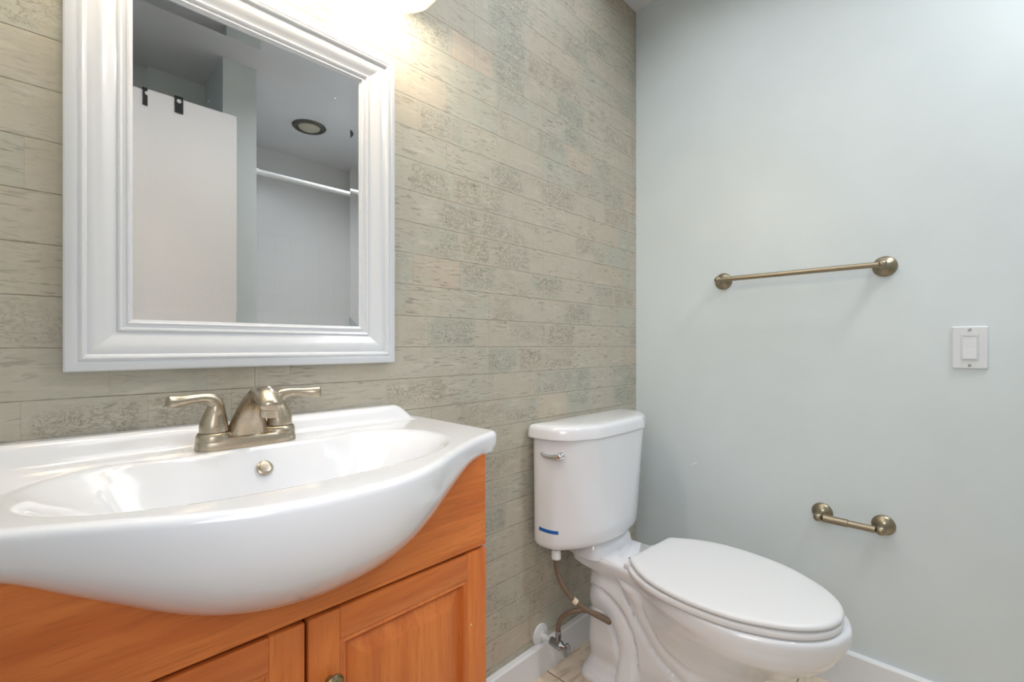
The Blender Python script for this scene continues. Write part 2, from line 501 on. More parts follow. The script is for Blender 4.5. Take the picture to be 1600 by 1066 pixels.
# left wall with its doorway
y0, y1, dh = DOORWAY
wl = MB().box(LW - .12, y1, 0, LW, .12, HC).box(LW - .12, -2.75, 0, LW, y0, HC).box(LW - .12, y0, dh, LW, y1, HC)
struct(wl.build('wall_left', M['paint'], smooth=False))
slab('wall_behind_door', LW, LD - .12, 0, -1.127, LD, HC, M['paint'])
slab('wall_wing', -1.127, -2.66, 0, -.979, -1.588, HC, M['paint'])
slab('wall_shower', -.979, -2.66, 0, 0, -2.56, HC, M['sq'])
# door casing inside the doorway
tr = MB().box(LW - .125, y0 - .0, 0, LW + .012, y0 + .012, dh - .012).box(LW - .125, y1 - .012, 0, LW + .012, y1, dh - .012).box(LW - .125, y0, dh - .012, LW + .012, y1, dh)
struct(tr.build('trim_1', M['white'], smooth=False))
# baseboards: square boards with a small eased top
def base_x(x0, x1, h, th=.018):
    prof = [(0, 0), (-th, 0), (-th, h - .004), (-th + .003, h - .001), (-th + .005, h), (0, h)]
    return MB().loft([[(x, -.0005 + p[0] + .0005, p[1]) for p in prof] for x in (x0, x1)])
struct(base_x(-1.15, -.018, .092, .02).build('baseboard_back', M['white'], smooth=True, angle=20))
prof = [(0, 0), (-.018, 0), (-.018, .107), (-.015, .111), (-.012, .112), (0, .112)]
struct(MB().loft([[(p[0], y, p[1]) for p in prof] for y in (0, -2.55)]).build('baseboard_right', M['white'], smooth=True, angle=20))

# ---------------------------------------------------------------- mirror
MX0, MX1, MZ0, MZ1 = -1.722, -1.160, 1.010, 1.714
mir = thing('mirror', 'large wall mirror in a wide glossy white frame above the basin', 'mirror', ((MX0 + MX1) / 2, 0, MZ0))
ox, oz = (MX0 + MX1) / 2, MZ0
prof = [(0, 0), (0, .024), (.002, .0275), (.006, .029), (.013, .029), (.016, .0275), (.0175, .029), (.0205, .0315), (.0235, .0305), (.0255, .0265), (.0265, .0255),
        (.031, .0262), (.038, .0255), (.045, .0235), (.052, .0205), (.058, .0178), (.0625, .0165), (.0635, .0185), (.066, .0195), (.0685, .0185), (.0695, .0155),
        (.0745, .0150), (.0755, .0165), (.0775, .0165), (.0790, .0125), (.0825, .0110), (.083, .0085), (.083, .002)]
rings = []
for u, h in prof:
    k = .071 / .083
    rings.append([(MX0 + u - ox, -h, MZ0 + u - oz), (MX1 - u - ox, -h, MZ0 + u - oz), (MX1 - u - ox, -h, MZ1 - u * k - oz), (MX0 + u - ox, -h, MZ1 - u * k - oz)])
MB().loft(rings, False, False).build('frame', M['frame'], mir, angle=22)
gx0, gx1, gz0, gz1 = MX0 + .082 - ox, MX1 - .082 - ox, MZ0 + .082 - oz, MZ1 - .070 - oz
bw, bh = .0205, .0008
rr = lambda i, y: [(gx0 + i, y, gz0 + i), (gx1 - i, y, gz0 + i), (gx1 - i, y, gz1 - i), (gx0 + i, y, gz1 - i)]
MB().loft([rr(0, -.004), rr(0, -.0090), rr(bw, -.0090 + bh)], True, True).build('glass', M['mirror'], mir, smooth=False)

# ---------------------------------------------------------------- wash basin (one ceramic piece)
SX = -1.483                                # basin centre line
HW = .388
front_tab = smoothed([(0, -.457), (.05, -.4535), (.1, -.441), (.15, -.417), (.2, -.386), (.25, -.355), (.3, -.328), (.34, -.311), (.37, -.301), (.380, -.297), (.388, -.288)])
zc_tab = smoothed([(0, .694), (.04, .6965), (.08, .704), (.12, .7175), (.16, .738), (.2, .763), (.24, .788), (.28, .813), (.32, .829), (.355, .837), (.388, .840)])
TOP = .876
def top_z(x, y):
    z = TOP
    ax = abs(x)
    # raised splash lip along the wall, rounded off at its two ends
    end = 1 - sstep(.318, .366, ax)
    z += .034 * sstep(-.058, -.026, y) * math.sqrt(max(0, end))
    # bowl
    cy = -.232
    bf = .163
    bb = .120 + .058 * sstep(.10, .22, ax)
    dy = (y - cy) / (bb if y > cy else bf)
    s = (abs(x / .292) ** 2.3 + abs(dy) ** 2.3) ** (1 / 2.3)
    if s < 1:
        t = 1 - s
        z -= .009 * sstep(0, .10, t) + .112 * sstep(.045, .62, t) ** .8
    return z
sink = None
NX, NY = 150, 110
xs = [-HW + 2 * HW * i / NX for i in range(NX + 1)]
V, Fc = [], []
for j in range(NY + 1):
    for i in range(NX + 1):
        x = xs[i]; yf = interp(front_tab, abs(x)); y = -.001 + (yf + .001) * j / NY
        V.append((x, y, top_z(x, y)))
for j in range(NY):
    for i in range(NX):
        a = j * (NX + 1) + i
        Fc.append((a, a + 1, a + NX + 2, a + NX + 1))
# boundary loop: left side (wall to front), the front, right side (front to wall)
loop = [j * (NX + 1) for j in range(NY + 1)] + [NY * (NX + 1) + i for i in range(1, NX + 1)] + [j * (NX + 1) + NX for j in range(NY - 1, -1, -1)]
L = len(loop); base = [Vector(V[i]) for i in loop]
nrm = []
for k in range(L):
    t = base[min(k + 1, L - 1)] - base[max(k - 1, 0)]; t.z = 0
    nrm.append(Vector((t.y, -t.x, 0)).normalized())
for k in range(L):                          # smooth the normals round the corners
    pass
for _ in range(6):
    nrm = [(nrm[max(k - 1, 0)] + nrm[k] + nrm[min(k + 1, L - 1)]).normalized() for k in range(L)]
prev = loop
rr_ = .010
def side_k(k): return k < NY or k > L - 1 - NY
steps = [('r', a) for a in (22, 45, 68, 90)] + [('q', q) for q in [i / 14 for i in range(1, 15)]] + [('u', 0)]
for kind, val in steps:
    cur = []
    for k in range(L):
        p, n_ = base[k], nrm[k]
        ax = abs(p.x)
        if kind == 'r':
            a = math.radians(val); v = p + n_ * (rr_ * math.sin(a)) - Vector((0, 0, rr_ * (1 - math.cos(a))))
        else:
            o_ = p + n_ * rr_
            zb = interp(zc_tab, ax)
            if side_k(k): zb = .840
            z_top = p.z - rr_
            q = val if kind == 'q' else 1
            yc = -.309
            if o_.y < yc and not side_k(k):
                y_ = o_.y + (yc - o_.y) * q ** 2.6
                v = Vector((o_.x, y_, z_top + (zb - z_top) * (1 - (1 - q) ** 1.15)))
            else:
                e = .006 * q ** 3
                v = Vector((o_.x - n_.x * e, o_.y - n_.y * e, z_top + (zb - z_top) * q))
            if kind == 'u':
                v = Vector((v.x * .93, max(v.y + .012, -.30), v.z))
        v.y = min(v.y, -.001)
        V.append(tuple(v)); cur.append(len(V) - 1)
    for k in range(L - 1):
        Fc.append((prev[k], prev[k + 1], cur[k + 1], cur[k]))
    prev = cur
basin = thing('wash_basin', 'white ceramic basin top with a bulging curved front, on the orange wood vanity', 'sink', (SX, 0, .84))
def shift(V, d): return [(v[0] + d[0], v[1] + d[1], v[2] + d[2]) for v in V]
obj('basin_top', shift(V, (0, 0, -.84)), Fc, M['porc'], basin, angle=60)
# overflow cover on the back wall of the bowl
oy, ozz = -.136, .842
n_ = Vector((0, -.80, .60)).normalized()
MB().lathe([(.0005, .0022), (.006, .0021), (.0110, .0018), (.0128, .0004), (.0130, -.002), (.0005, -.002)][::-1], (0.004, oy - .002, ozz - .84 + .001), n_, 28).build('overflow_cover', M['nickel'], basin)
# drain in the bottom of the bowl
dz = top_z(0, -.24)
MB().lathe([(.0005, -.006), (.012, -.006), (.016, -.002), (.021, .002), (.024, .001), (.024, -.004)], (0, -.24, dz - .84 + .002), (0, 0, 1), 28).build('drain', M['nickel'], basin)

# ---------------------------------------------------------------- faucet
FX, FY = -1.489, -.083
fa = thing('faucet', 'brushed nickel two-handle faucet with arched spout on the white basin', 'faucet', (FX, FY, TOP - .001))
def stad(hx, hy, z, n=48, e=3.2):
    out = []
    for k in range(n):
        a = 2 * PI * k / n; c, s = math.cos(a), math.sin(a)
        out.append((hx * math.copysign(abs(c) ** (2 / e), c), hy * math.copysign(abs(s) ** (2 / 2.3), s), z))
    return out
MB().loft([stad(.079, .0275, 0), stad(.080, .028, .004), stad(.0785, .0265, .016), stad(.0765, .0245, .0195), stad(.070, .019, .0215), stad(.03, .008, .022)]).build('base_plate', M['nickel'], fa)
# spout: broad foot, sweeping up and forward
sp_ctrl = [(0, .004, .012), (0, .000, .034), (0, -.010, .056), (0, -.028, .076), (0, -.052, .089), (0, -.078, .094), (0, -.100, .090), (0, -.117, .079)]
sp_r = [(.041, .024), (.031, .022), (.0235, .0195), (.0185, .0170), (.0165, .0155), (.0175, .0148), (.0182, .0145), (.0165, .0125)]
pa = spline(sp_ctrl, 44); ra = spline(sp_r, 44)
ra = [(a + (.0011 * math.sin((i - 26) / 9 * 6 * PI) if 26 <= i <= 35 else 0), b2 + (.0011 * math.sin((i - 26) / 9 * 6 * PI) if 26 <= i <= 35 else 0)) for i, (a, b2) in enumerate(ra)]
pa += [(0, -.121, .075), (0, -.1225, .073)]; ra += [(.012, .009), (.003, .002)]
MB().sweep(pa, ra, 32, up=(0, .3, 1)).build('spout', M['nickel'], fa, angle=50)
MB().lathe([(.0115, .016), (.0125, .006), (.0128, -.006), (.0115, -.008), (.0095, -.006), (.001, -.004)], (0, -.106, .069), (0, -.12, 1), 28).build('aerator', M['nickel'], fa)
for s in (-1, 1):
    MB().lathe([(.0265, .0), (.0262, .008), (.0240, .0125), (.0225, .0135)], (s * .052, 0, .016), (0, 0, 1), 32).build('handle_collar', M['nickel'], fa)
    pc = [(s * .052, 0, .0305), (s * .052, 0, .042), (s * .0505, 0, .056), (s * .049, 0, .068), (s * .0495, -.001, .077), (s * .055, -.003, .0845),
          (s * .066, -.006, .0885), (s * .080, -.010, .0885), (s * .096, -.014, .0870), (s * .110, -.018, .0862), (s * .1175, -.020, .0862)]
    rc = [(.0215, .0215), (.0208, .0208), (.0175, .0175), (.0138, .0138), (.0118, .0118), (.0105, .0095), (.0078, .0074), (.0072, .0058), (.0082, .0064), (.0100, .0082), (.0100, .0078)]
    pp = spline(pc, 44); rp = spline(rc, 44)
    pp += [tuple(Vector(pp[-1]) + Vector((s * .0025, -.0007, 0)))]; rp += [(.0055, .003)]
    MB().sweep(pp, rp, 26, up=(0, 1, .001)).build('handle', M['nickel'], fa, angle=50)
MB().lathe([(.0028, 0), (.0028, .03), (.0045, .032), (.005, .036), (.003, .040), (.0005, .041)], (0, .019, .018), (0, 0, 1), 16).build('lift_rod', M['nickel'], fa)

# ---------------------------------------------------------------- vanity cabinet
CW, CYF, CT = .345, -.300, .8385           # half width, carcass front plane, top
van = thing('vanity_cabinet', 'orange-stained maple vanity cabinet with raised-panel doors under the white basin', 'cabinet', (SX, 0, 0))
t = .016
for s, nm in ((-1, 'side_panel'), (1, 'side_panel')):
    x0 = -CW if s < 0 else CW - t
    MB().bbox(x0, CYF, .0, x0 + t, -.004, CT, .001).build(nm, M['wood_z'], van)
MB().bbox(-CW + t, -.29, .09, CW - t, -.01, .106, .001).build('bottom_shelf', M['wood_x'], van)
MB().bbox(-CW + t, -.27, .0, CW - t, -.255, .09, .001).build('toe_kick', M['wood_x'], van)
rr3 = []
for k in range(61):                          # board whose upper edge follows the curve of the ceramic front
    x = -CW + 2 * CW * k / 60
    zt = min(CT, interp(zc_tab, abs(x)) + .006)
    rr3.append([(x, CYF, .6625), (x, -.3155, .6625), (x, -.3165, .6635), (x, -.3165, zt - .001), (x, -.3155, zt), (x, CYF, zt)])
MB().loft(rr3).build('top_rail', M['wood_x'], van, angle=40)
MB().bbox(-CW + t, CYF, .106, CW - t, CYF + .004, .662, .0005).build('gap_shade_sheet', M['dark'], van)  # near-black sheet behind the doors, paints the shade in their gaps
def make_door(x0, x1, z0, z1, knob_x):
    """raised field and moulding = the door; boards round it are its children"""
    yf, yb, st = -.3185, -.3012, .047
    def rect(i, y): return [(x0 + i, y, z0 + i), (x1 - i, y, z0 + i), (x1 - i, y, z1 - i), (x0 + i, y, z1 - i)]
    pr = [(st, yb), (st, yf + .001), (st + .0015, yf + .0022), (st + .004, yf + .0025), (st + .0062, yf + .0012), (st + .0085, yf + .0025), (st + .0105, yf + .0072),
          (st + .0115, yf + .0118), (st + .0150, yf + .0122), (st + .0160, yf + .0112), (st + .038, yf + .0026), (st + .0425, yf + .0012), (st + .044, yf + .0009)]
    d = MB().loft([rect(i, y) for i, y in pr]).build('door', M['wood_p'], van, angle=12)
    for (a, b2) in ((x0, x0 + st), (x1 - st, x1)):
        MB().bbox(a, yf, z0, b2 - .0002, yb, z1, .0014).build('stile', M['wood_z'], d)
    for (a, b2) in ((z0, z0 + st), (z1 - st, z1)):
        MB().bbox(x0 + st, yf + .0002, a, x1 - st, yb, b2, .0012).build('rail', M['wood_x'], d)
    MB().lathe([(.006, 0), (.0055, .006), (.005, .010), (.0075, .0125), (.0135, .0140), (.0150, .0158), (.0150, .0175), (.0138, .0190), (.0128, .0182), (.0118, .0196), (.0105, .0190),
                (.0085, .0205), (.005, .0214), (.0005, .0216)], (knob_x, yf, z1 - .098), (0, -1, 0), 36).build('knob', M['knob'], d, angle=45)
    return d
make_door(.0045, CW + .0015, .098, .6575, .0045 + .030)
make_door(-CW - .0015, -.0005, .098, .6575, -.0005 - .030)

# ---------------------------------------------------------------- toilet
TX = -.422
toi = thing('toilet', 'white two-piece toilet with closed lid in the corner by the tiled wall', 'toilet', (TX, 0, 0))
def half_ring(tab, z, n=40, grow=0.0, cx=0.0, rot=None):
    """tab: half outline (y, w) from the back centre to the front centre -> full ring"""
    P = [(0.0, tab[0][0])] + [(w, y) for y, w in tab] + ([] if tab[-1][1] == 0 else [(0.0, tab[-1][0])])
    d = [0.0]
    for a, b2 in zip(P, P[1:]): d.append(d[-1] + math.hypot(b2[0] - a[0], b2[1] - a[1]))
    T = d[-1]; half = []
    for k in range(n + 1):
        s = T * k / n; i = 0
        while i < len(P) - 2 and d[i + 1] < s: i += 1
        u = (s - d[i]) / max(1e-9, d[i + 1] - d[i])
        half.append((P[i][0] + (P[i + 1][0] - P[i][0]) * u, P[i][1] + (P[i + 1][1] - P[i][1]) * u))
    ring = half + [(-x, y) for x, y in half[-2:0:-1]]
    if grow < -.009:
        ymin = min(y for x, y in ring); ymax = max(y for x, y in ring); wm = max(x for x, y in ring)
        kx = 1 + grow / wm; ky = 1 + 2 * grow / (ymax - ymin); yc = (ymin + ymax) / 2
        ring = [(x * kx, yc + (y - yc) * ky) for x, y in ring]
    elif grow:
        m_ = len(ring); out = []
        for k in range(m_):
            a, b2 = ring[k - 1], ring[(k + 1) % m_]
            tx, ty = b2[0] - a[0], b2[1] - a[1]; l = math.hypot(tx, ty) or 1
            out.append((ring[k][0] - ty / l * grow, ring[k][1] + tx / l * grow))
        ring = out
    out = []
    for x, y in ring:
        if rot:
            a, px, py = rot
            x, y = px + (x - px) * math.cos(a) - (y - py) * math.sin(a), py + (x - px) * math.sin(a) + (y - py) * math.cos(a)
        out.append((x + cx, y, z))
    return out
def outline(ctrl, n=60):
    """smooth an outline given as (y, w) control points"""
    return [(y, max(0, w)) for y, w in spline(ctrl, n)]
# bowl and pedestal: stacked outlines; (z, back y, front y, half width, squareness of the rear)
rim = outline([(-.045, .07), (-.048, .092), (-.10, .112), (-.16, .118), (-.24, .123), (-.31, .136), (-.38, .160), (-.45, .186), (-.52, .199), (-.60, .196), (-.67, .172), (-.73, .130), (-.775, .075), (-.792, .03), (-.797, 0)])
def shape(z):
    """outline of the body at height z"""
    yb = interp([(0, -.088), (.02, -.096), (.05, -.108), (.2, -.112), (.30, -.108), (.322, -.104), (.336, -.06), (.342, -.045), (.375, -.045)], z)
    yf = interp(TF, z); hw = interp(TW, z); kb = interp([(0, .118), (.012, .118), (.03, .098), (.06, .088), (.25, .082), (.31, .084), (.335, .094), (.36, .1)], z)
    out = []
    m_ = interp([(0, 0), (.05, .05), (.2, .55), (.30, 1), (.4, 1)], z)
    for y, w in rim:
        tt = (y + .045) / (-.797 + .045)               # 0 back .. 1 front
        y2 = yb + (yf - yb) * tt
        # lower down: plain rounded foot
        e = .10 if z < .33 else .05
        foot = kb if tt < .62 else kb * math.sqrt(max(0, 1 - ((tt - .62) / .38) ** 2.2))
        if tt < e: foot *= math.sqrt(max(.0, 1 - ((e - tt) / e) ** 2)) * .35 + .65 if tt > 0.001 else .6
        ww = w / .199 * hw
        # the neck of the bowl never gets thinner than the foot
        wv = foot * (1 - m_) + ww * m_
        if tt < .5: wv = foot * (1 - m_ * sstep(.18, .5, tt)) + ww * m_ * sstep(.18, .5, tt)
        out.append((y2, wv))
    out[-1] = (out[-1][0], 0)
    return out
TF = smoothed([(0, -.552), (.015, -.552), (.035, -.535), (.09, -.54), (.15, -.585), (.20, -.650), (.25, -.722), (.29, -.766), (.325, -.787), (.35, -.795), (.375, -.797)])
TW = smoothed([(0, .118), (.015, .118), (.035, .1), (.09, .098), (.15, .108), (.20, .128), (.25, .157), (.29, .178), (.325, .193), (.35, .199), (.375, .199)])
ridge1 = spline([(-.105, .232), (-.15, .244), (-.195, .232), (-.232, .200), (-.254, .155), (-.262, .10), (-.262, .04), (-.262, -.02)], 40)
ridge2 = spline([(-.262, .335), (-.285, .285), (-.318, .235), (-.362, .190), (-.415, .160), (-.47, .130), (-.53, .09)], 40)
def dist(path, y, z):
    return min(math.hypot(y - a, z - b2) for a, b2 in path)
zs = [0, .004, .012, .018, .024, .030, .036] + [.036 + (.300 - .036) * i / 44 for i in range(1, 45)] + [.307, .314, .320, .326, .331, .335, .338, .341, .345, .352, .360, .366]
rings = []
for z in zs:
    r = half_ring(shape(z), z, 110)
    o2 = []
    for x, y, zz in r:
        if .02 < z < .335 and abs(x) > .03:
            d1, d2 = dist(ridge1, y, z), dist(ridge2, y, z)
            b1 = .026 * math.sqrt(max(0, 1 - (d1 / .037) ** 2)) if d1 < .037 else 0
            b2_ = .020 * math.sqrt(max(0, 1 - (d2 / .030) ** 2)) if d2 < .030 else 0
            bump = max(b1, b2_) - .012 * sstep(.05, .12, z) * (1 - sstep(.26, .32, z)) * (1 - sstep(.40, .50, -y))
            bump *= sstep(.03, .07, abs(x)) * sstep(.018, .04, z) * (1 - sstep(.315, .335, z))
            bump *= (1 - sstep(.44, .54, -y))
            x += math.copysign(bump, x)
        o2.append((x, y, zz))
    rings.append(o2)
rings.append([tuple(p) for p in half_ring(shape(.366), .3715, 110, -.002)])
rings.append([tuple(p) for p in half_ring(shape(.366), .3745, 110, -.006)])
rings.append([tuple(p) for p in half_ring(shape(.366), .3755, 110, -.012)])
rings = [[(x, y, z * 1.0266) for x, y, z in r] for r in rings]
MB().loft(rings).build('bowl', M['porc'], toi, angle=70)
# raised pad that carries the tank
padc = outline([(-.035, .06), (-.04, .092), (-.08, .105), (-.125, .112), (-.148, .108), (-.160, .094), (-.166, .05), (-.167, 0)], 40)
MB().loft([half_ring(padc, .378, 30, .008), half_ring(padc, .391, 30, .005), half_ring(padc, .400, 30, .003), half_ring(padc, .410, 30, -.001), half_ring(padc, .427, 30, -.008)]).build('tank_pad', M['porc'], toi, angle=60)
# tank
t_top = outline([(-.014, .20), (-.014, .236), (-.03, .246), (-.06, .246), (-.095, .239), (-.125, .228), (-.150, .208), (-.169, .175), (-.184, .140), (-.188, .07), (-.189, 0)])
t_bot = outline([(-.022, .20), (-.022, .226), (-.035, .237), (-.06, .240), (-.095, .233), (-.125, .206), (-.150, .174), (-.172, .126), (-.184, .078), (-.190, .040), (-.192, 0)])
def tmix(a, b2, k): return [(p[0] * (1 - k) + q[0] * k, p[1] * (1 - k) + q[1] * k) for p, q in zip(a, b2)]
T0, T1 = .4285, .7665
BC = -.014
rings = [half_ring(t_bot, T0, 60, -.03, cx=BC), half_ring(t_bot, T0 + .0015, 60, -.016, cx=BC), half_ring(t_bot, T0 + .006, 60, -.007, cx=BC), half_ring(t_bot, T0 + .013, 60, -.002, cx=BC)]
rings += [half_ring(tmix(t_bot, t_top, (z - T0) / (T1 - T0)), z, 60, cx=BC * (T1 - z) / (T1 - T0)) for z in [T0 + .022 + (T1 - T0 - .022) * i / 10 for i in range(11)]]
MB().loft(rings).build('tank', M['porc'], toi, angle=60)
lid_o = [(-.008, .20), (-.008, .252), (-.010, .257), (-.016, .262), (-.035, .264), (-.06, .2635), (-.085, .260), (-.105, .2535), (-.122, .245), (-.137, .2345), (-.148, .224), (-.158, .211), (-.1662, .195), (-.1735, .178), (-.1810, .161), (-.1865, .149), (-.1895, .143), (-.1915, .137), (-.1935, .10), (-.1955, .05), (-.196, 0)]
lr = [half_ring(lid_o, .7655, 60, -.012), half_ring(lid_o, .7655, 60, -.002), half_ring(lid_o, .768, 60), half_ring(lid_o, .791, 60, -.0015), half_ring(lid_o, .799, 60, -.004),
      half_ring(lid_o, .8042, 60, -.0088), half_ring(lid_o, .8078, 60, -.020), half_ring(lid_o, .8098, 60, -.040), half_ring(lid_o, .8112, 60, -.070)]
MB().loft(lr).build('tank_lid', M['porc'], toi, angle=40)
# seat and lid, hung a little askew
ROT = (math.radians(-4.6), 0.0, -.45)
seat_o = outline([(-.285, .118), (-.290, .134), (-.315, .155), (-.35, .173), (-.41, .193), (-.50, .199), (-.59, .187), (-.65, .165), (-.71, .130), (-.75, .090), (-.775, .045), (-.7825, 0)])
lid_c = [(-.277, .060), (-.277, .106), (-.282, .115), (-.31, .138), (-.35, .165), (-.41, .189), (-.50, .199), (-.59, .188), (-.65, .166), (-.71, .130), (-.75, .091), (-.775, .046), (-.7835, 0)]
lid_s = outline(lid_c, 80)
MB().loft([half_ring(seat_o, 0.3875, 70, -.006, rot=ROT), half_ring(seat_o, 0.3890, 70, -.0015, rot=ROT), half_ring(seat_o, 0.3920, 70, 0, rot=ROT), half_ring(seat_o, 0.4010, 70, 0, rot=ROT),
           half_ring(seat_o, 0.4045, 70, -.003, rot=ROT), half_ring(seat_o, 0.4055, 70, -.008, rot=ROT)]).build('seat', M['seat'], toi, angle=50)
MB().loft([half_ring(lid_s, 0.4090, 70, -.008, rot=ROT), half_ring(lid_s, 0.4095, 70, -.002, rot=ROT), half_ring(lid_s, 0.4120, 70, 0.0, rot=ROT), half_ring(lid_s, 0.4180, 70, -.001, rot=ROT),
           half_ring(lid_s, 0.4212, 70, -.0045, rot=ROT), half_ring(lid_s, 0.4228, 70, -.010, rot=ROT), half_ring(lid_s, 0.4240, 70, -.024, rot=ROT), half_ring(lid_s, 0.4248, 70, -.055, rot=ROT)]).build('seat_lid', M['seat'], toi, angle=50)
for sx in (-.085, .062):
    MB().bbox(sx - .018, -.288, .384, sx + .018, -.254, .4005, .004).build('hinge', M['seat'], toi)
MB().lathe([(.006, 0), (.0062, .0025), (.0045, .004), (.0005, .0042)], (-.035, -.240, .3852), (0, 0, 1), 16).build('hinge_bolt', M['darkhole'], toi)
# flush lever on the side of the tank
def tank_side(y, z):
    tab = tmix(t_bot, t_top, (z - T0) / (T1 - T0))
    best = min((p for p in tab), key=lambda p: abs(p[0] - y) + (0 if p[1] > .05 else 9))
    i = tab.index(best)
    a, b2 = tab[max(i - 1, 0)], tab[min(i + 1, len(tab) - 1)]
    off = -BC * (T1 - z) / (T1 - T0)
    if abs(a[0] - b2[0]) < 1e-6: return best[1] + off
    return off + a[1] + (b2[1] - a[1]) * (y - a[0]) / (b2[0] - a[0])
hy, hz = -.118, .7185
hx = -tank_side(hy, hz)
lev = MB().lathe([(.0135, 0), (.0135, .003), (.0115, .0065), (.0095, .012), (.0088, .0155), (.006, .018), (.0005, .019)], (hx + .001, hy, hz), (-1, -.18, 0), 28)
lp = spline([(hx - .013, hy, hz - .001), (hx - .016, hy + .012, hz - .003), (hx - .019, hy + .028, hz - .004), (hx - .022, hy + .045, hz - .0015), (hx - .022, hy + .058, hz + .004)], 18)
lev.sweep(lp + [(hx - .022, hy + .0595, hz + .0046)], spline([(.0088, .0100), (.0066, .0082), (.0058, .0068), (.0060, .0060), (.0050, .0050)], 18) + [(.0012, .0012)], 16)
lev.build('flush_lever', M['chrome'], toi)

# strip of blue tape on the tank
tp = MB(); A, Bq = [], []
for k in range(9):
    u = k / 8; y = -.052 - .060 * u; z = .491 - .004 * u
    for rr2, lst in ((.0008, A),):
        x = -tank_side(y, z) - .0012
        lst.append((x, y, z))
rings = [[(x, y, z - .005), (x, y, z + .005), (x + .0008, y, z + .005), (x + .0008, y, z - .005)] for x, y, z in A]
tpo = tp.loft(rings).build('tape_strip', M['tape'], loc=(TX, 0, 0))
tag(tpo, 'short strip of blue tape stuck low on the side of the toilet tank', 'tape')

# ---------------------------------------------------------------- water supply: stop valve on the wall and hose to the tank
VX, VZ = -.612, .116
val = thing('stop_valve', 'small chrome angle stop valve with oval handle and white wall flange, above the baseboard', 'valve', (VX, -.0, VZ))
MB().lathe([(.034, 0), (.0345, .002), (.032, .006), (.020, .0095), (.013, .011), (.012, .013)], (0, 0, 0), (0, -1, 0), 32).build('wall_flange', M['plast'], val)
MB().lathe([(.0085, .008), (.0085, .055)], (0, 0, 0), (0, -1, 0), 20).build('stub_pipe', M['plast'], val)
MB().lathe([(.0095, .046), (.0125, .048), (.0125, .062), (.0145, .066), (.0145, .086), (.012, .089), (.0095, .096), (.0075, .104)], (0, 0, 0), (0, -1, 0), 24).build('valve_body', M['valve'], val)
MB().lathe([(.0085, .0), (.0085, .016), (.0095, .018), (.0095, .030), (.0075, .032)], (0, -.076, .006), (0, 0, 1), 8).build('outlet_nut', M['valve'], val, angle=25)
MB().lathe([(.005, 0), (.021, .001), (.022, .004), (.021, .010), (.012, .012), (.001, .012)], (0, -.104, -.002), (0, -1, -.15), 24, sy=.55, up=(0, 0, 1)).build('handle', M['valve'], val)
hose = thing('supply_hose', 'curled brown flexible supply hose between the wall valve and the toilet tank', 'hose', (-.62, -.09, .15))
hc = [(-.612, -.076, .150), (-.612, -.077, .175), (-.606, -.085, .200), (-.590, -.108, .222), (-.566, -.140, .230), (-.545, -.180, .224), (-.536, -.205, .216), (-.541, -.215, .214), (-.552, -.207, .222),
      (-.575, -.182, .240), (-.600, -.155, .262), (-.622, -.128, .292), (-.636, -.106, .330), (-.643, -.095, .370), (-.643, -.093, .398)]
hp = spline(hc, 90); o0 = Vector((-.62, -.09, .15))
MB().sweep([Vector(p) - o0 for p in hp], [.0074] * 90, 14).build('tube', M['hose'], hose)
MB().lathe([(.010, 0), (.0148, .001), (.0148, .018), (.013, .022), (.013, .028)], Vector((-.643, -.093, .4002)) - o0, (0, 0, 1), 10).build('coupling_nut', M['plast'], hose, angle=25)
i0 = 66
MB().sweep([Vector(p) - o0 for p in hp[i0:i0 + 3]], [.0092] * 3, 14).build('paper_tag', M['tag'], hose)
MB().sweep([Vector(p) - o0 for p in hp[0:4]], [.0086] * 4, 14).build('ferrule', M['valve'], hose)

# ---------------------------------------------------------------- towel bar, paper holder, switch on the green-grey wall
def wall_post(parent, y, z, R, out, ball, tilt=0.0):
    """disc with a flared neck and a ball that takes the bar, axis -X"""
    k = R / .030
    MB().lathe([(.0300 * k, 0), (.0302 * k, .0025), (.0285 * k, .0060), (.0235 * k, .0105), (.0165 * k, .0145), (.0105 * k, .020), (.0078 * k, .028), (.0070 * k, out * .75), (.0072, out)], (0, y, z), (-1, 0, 0), 36).build('wall_post', M['bronze'], parent, angle=50)
    prof = [(ball * math.sin(a), -ball * math.cos(a)) for a in [PI * i / 14 for i in range(15)]]
    prof[0] = (.0004, prof[0][1]); prof[-1] = (.0004, prof[-1][1])
    MB().lathe(prof, (-out, y, z), (-1, 0, 0), 24).build('finial', M['bronze'], parent)
tb = thing('towel_bar', 'long brushed pewter towel bar with round posts on the pale green wall', 'towel bar', (0, -.584, 1.283))
for y in (.23, -.23):
    wall_post(tb, y, 0, .030, .056, .0118)
MB().lathe([(.0082, -.229), (.0082, .229)], (-.056, 0, 0), (0, 1, 0), 24).build('bar', M['bronze'], tb)
th = thing('paper_holder', 'short pewter toilet paper holder without a roll, low on the pale green wall', 'toilet paper holder', (0, -.7345, .520))
for y in (.0765, -.0765):
    wall_post(th, y, 0, .0290, .062, .0128)
MB().lathe([(.0100, .0), (.0115, .001), (.0115, .062), (.0100, .064)], (-.062, 0, 0), (0, 1, 0), 24).build('roller_sleeve', M['bronze'], th)
MB().lathe([(.0098, -.064), (.0098, .001)], (-.062, 0, 0), (0, 1, 0), 24).build('roller_core', M['bronze'], th)

